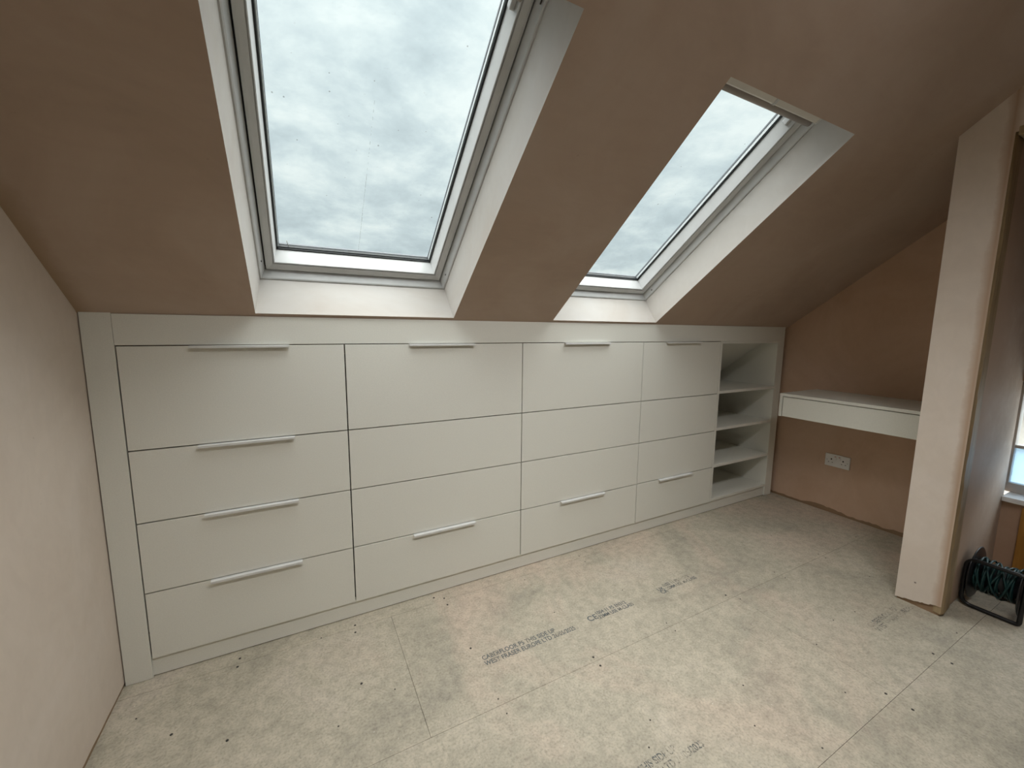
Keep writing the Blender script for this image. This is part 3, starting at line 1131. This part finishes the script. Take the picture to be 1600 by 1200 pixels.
# ------------------------------------------------------------------ double socket
sk = thing('wall_socket', 'white double power socket on the wall under the desk', 'socket', (XR, -0.402, 0.377))
mb = MB()
mb.box(XR - 0.0095, XR, -0.402 - 0.073, -0.402 + 0.073, 0.377 - 0.043, 0.377 + 0.043, bev=0.0025)
mb.build('face_plate', M_SOCKET, sk)
for s, dz in ((1, 0.0), (-1, 0.0)):
    yc = -0.402 + s * 0.0385
    mb = MB()
    mb.box(XR - 0.0100, XR - 0.0085, yc - 0.004 - s * 0.004, yc + 0.004 - s * 0.004, 0.377 + 0.003, 0.377 + 0.0125)
    mb.box(XR - 0.0100, XR - 0.0085, yc - 0.0145, yc - 0.008, 0.377 - 0.0165, 0.377 - 0.0125)
    mb.box(XR - 0.0100, XR - 0.0085, yc + 0.008, yc + 0.0145, 0.377 - 0.0165, 0.377 - 0.0125)
    mb.build('pin_holes', M_SLOT, sk)
    mb = MB()
    mb.box(XR - 0.0125, XR - 0.0085, -0.402 + s * 0.012 - 0.0065, -0.402 + s * 0.012 + 0.0065, 0.377 + 0.010, 0.377 + 0.033, bev=0.0015)
    sw = mb.build('switch', M_SOCKET, sk)
    mb = MB()
    mb.box(XR - 0.0129, XR - 0.0120, -0.402 + s * 0.012 - 0.004, -0.402 + s * 0.012 + 0.004, 0.377 + 0.027, 0.377 + 0.031)
    mb.build('switch_mark', M_RED, sw)
    mb = MB()
    mb.lathe([(0.0032, 0.0), (0.0032, -0.0006), (0.0012, -0.0008)], axis='x', c=(XR - 0.0094, -0.402 + s * 0.060, 0.377), seg=12)
    mb.build('fixing_screw', M_SPACER, sk)

# ------------------------------------------------------------------ cable reel
RY, RX, RZ = -1.27, 3.935, 0.138
reel = thing('cable_reel', 'black extension cable reel with green cable on the floor by the doorway', 'cable reel', (RX, RY, 0.0))
drum = MB()
drum.lathe([(0.055, -0.072), (0.055, 0.072)], axis='y', c=(RX, RY, RZ), seg=28)
drum_o = drum.build('drum', M_BLACK, reel)
for s in (1, -1):
    mb = MB()
    d = s * 0.075
    mb.lathe([(0.030, d - 0.003), (0.118, d - 0.003), (0.124, d), (0.118, d + 0.003), (0.030, d + 0.003)], axis='y', c=(RX, RY, RZ), seg=40)
    fl = mb.build('flange', M_BLACK, reel)
    mb = MB()
    mb.lathe([(0.034, d + s * 0.002), (0.034, d + s * 0.010), (0.026, d + s * 0.013)], axis='y', c=(RX, RY, RZ), seg=24)
    mb.build('hub', M_BLACK, fl)
# wound cable: a few criss-cross layers
mb = MB()
rg = random.Random(12)
pts = []
turns, npt = 22, 16
for k in range(turns * npt):
    a = 2 * math.pi * k / npt
    tt = k / (turns * npt)
    lay = tt * 4.0
    ph = lay % 2.0
    pos = ph if ph < 1 else 2 - ph
    yy = -0.062 + 0.124 * pos + 0.004 * math.sin(a * 0.37 + 1.0)
    rr_ = 0.062 + 0.0055 * int(lay) + 0.005 * math.sin(a * 0.21)
    if int(lay) == 3:
        yy = -0.060 + 0.120 * (0.5 + 0.5 * math.sin(tt * 60))
    pts.append((RX + rr_ * math.cos(a), RY + yy, RZ + rr_ * math.sin(a)))
mb.tube(pts, 0.0042, seg=6)
cb_ = mb.build('cable', M_CABLE, reel)
cb_['label'] = 'dark green cable wound on the drum'
# bent tube stand with carrying handle
mb = MB()


def arc(c, r, a0, a1, n=6):
    return [(c[0] + r * math.cos(a0 + (a1 - a0) * k / n), c[1] + r * math.sin(a0 + (a1 - a0) * k / n)) for k in range(n + 1)]


yl, yr, zl, zh, rr_ = -1.180, -1.358, 0.010, 0.225, 0.036
loop = []
loop += arc((yl - rr_, zl + rr_), rr_, -math.pi / 2, 0.0)
loop += arc((yl - rr_, zh - rr_), rr_, 0.0, math.pi / 2)
loop += arc((yr + 0.02, zh - 0.02), 0.02, math.pi / 2, math.pi)
loop += arc((yr + 0.012, zl + 0.012), 0.012, math.pi, 1.5 * math.pi)
P3 = [(3.838 + 0.012 * (z / 0.22), y, z) for (y, z) in loop]
mb.tube(P3, 0.0085, seg=10, closed=True)
mb.build('stand', M_TUBE, reel)
for yy in (yl + 0.001, yr - 0.001):
    mb = MB()
    mb.tube([(3.842, yy, 0.105), (3.89, yy + 0.0, 0.125), (RX, yy, RZ), (RX + 0.10, yy, 0.075), (RX + 0.135, yy, 0.010)], 0.0075, seg=8)
    mb.build('support_arm', M_TUBE, reel)
mb = MB()
mb.tube([(RX + 0.135, yl + 0.001, 0.009), (RX + 0.135, yr - 0.001, 0.009)], 0.0085, seg=8)
mb.build('rear_foot', M_TUBE, reel)

# pale strip lying on the landing floor, orange timber post by the gable wall
st = MB()
st.tube([(4.345, -1.192, 0.034), (4.345, -1.205, 0.037), (4.345, -1.222, 0.041), (4.345, -1.236, 0.040)], 0.0042, seg=6)
st.box(4.335, 4.36, -1.242, -1.186, 0.0, 0.034, bev=0.003)
o = st.build('skirting_offcut', M_PALE)
o['label'] = 'small pale offcut on the floor behind the cable reel'
o['category'] = 'offcut'
pp = thing('timber_board', 'orange brown timber board standing against the wall below the landing window', 'board', (XR - 0.02, -1.34, 0))
mb = MB()
mb.box(XR - 0.032, XR - 0.004, -1.42, -1.222, 0.0, 0.375, bev=0.003)
mb.build('plank', M_PINE, pp)
mb = MB()
mb.box(XR - 0.046, XR - 0.032, -1.42, -1.30, 0.30, 0.335, bev=0.002)
mb.build('batten', M_PINE, pp)

# ------------------------------------------------------------------ outside the landing window
nb = thing('neighbouring_house', 'pale rendered house wall seen through the landing window', 'house', (9.5, -3.0, -5.2))
mb = MB()
mb.box(9.5, 14.5, -9.0, 4.0, -5.2, 0.55)
mb.build('house_wall', M_RENDER, nb)
mb = MB()
mb.prism([(9.2, 0.5), (12.0, 2.3), (14.8, 0.5)], 1, -9.3, 4.3)
mb.build('house_roof', M_ROOF, nb)
mb = MB()
mb.box(5.2, 60, -40, 40, -5.3, -5.2)
g_ = mb.build('ground', M_GROUND)
setting(g_, 'ground outside the house')
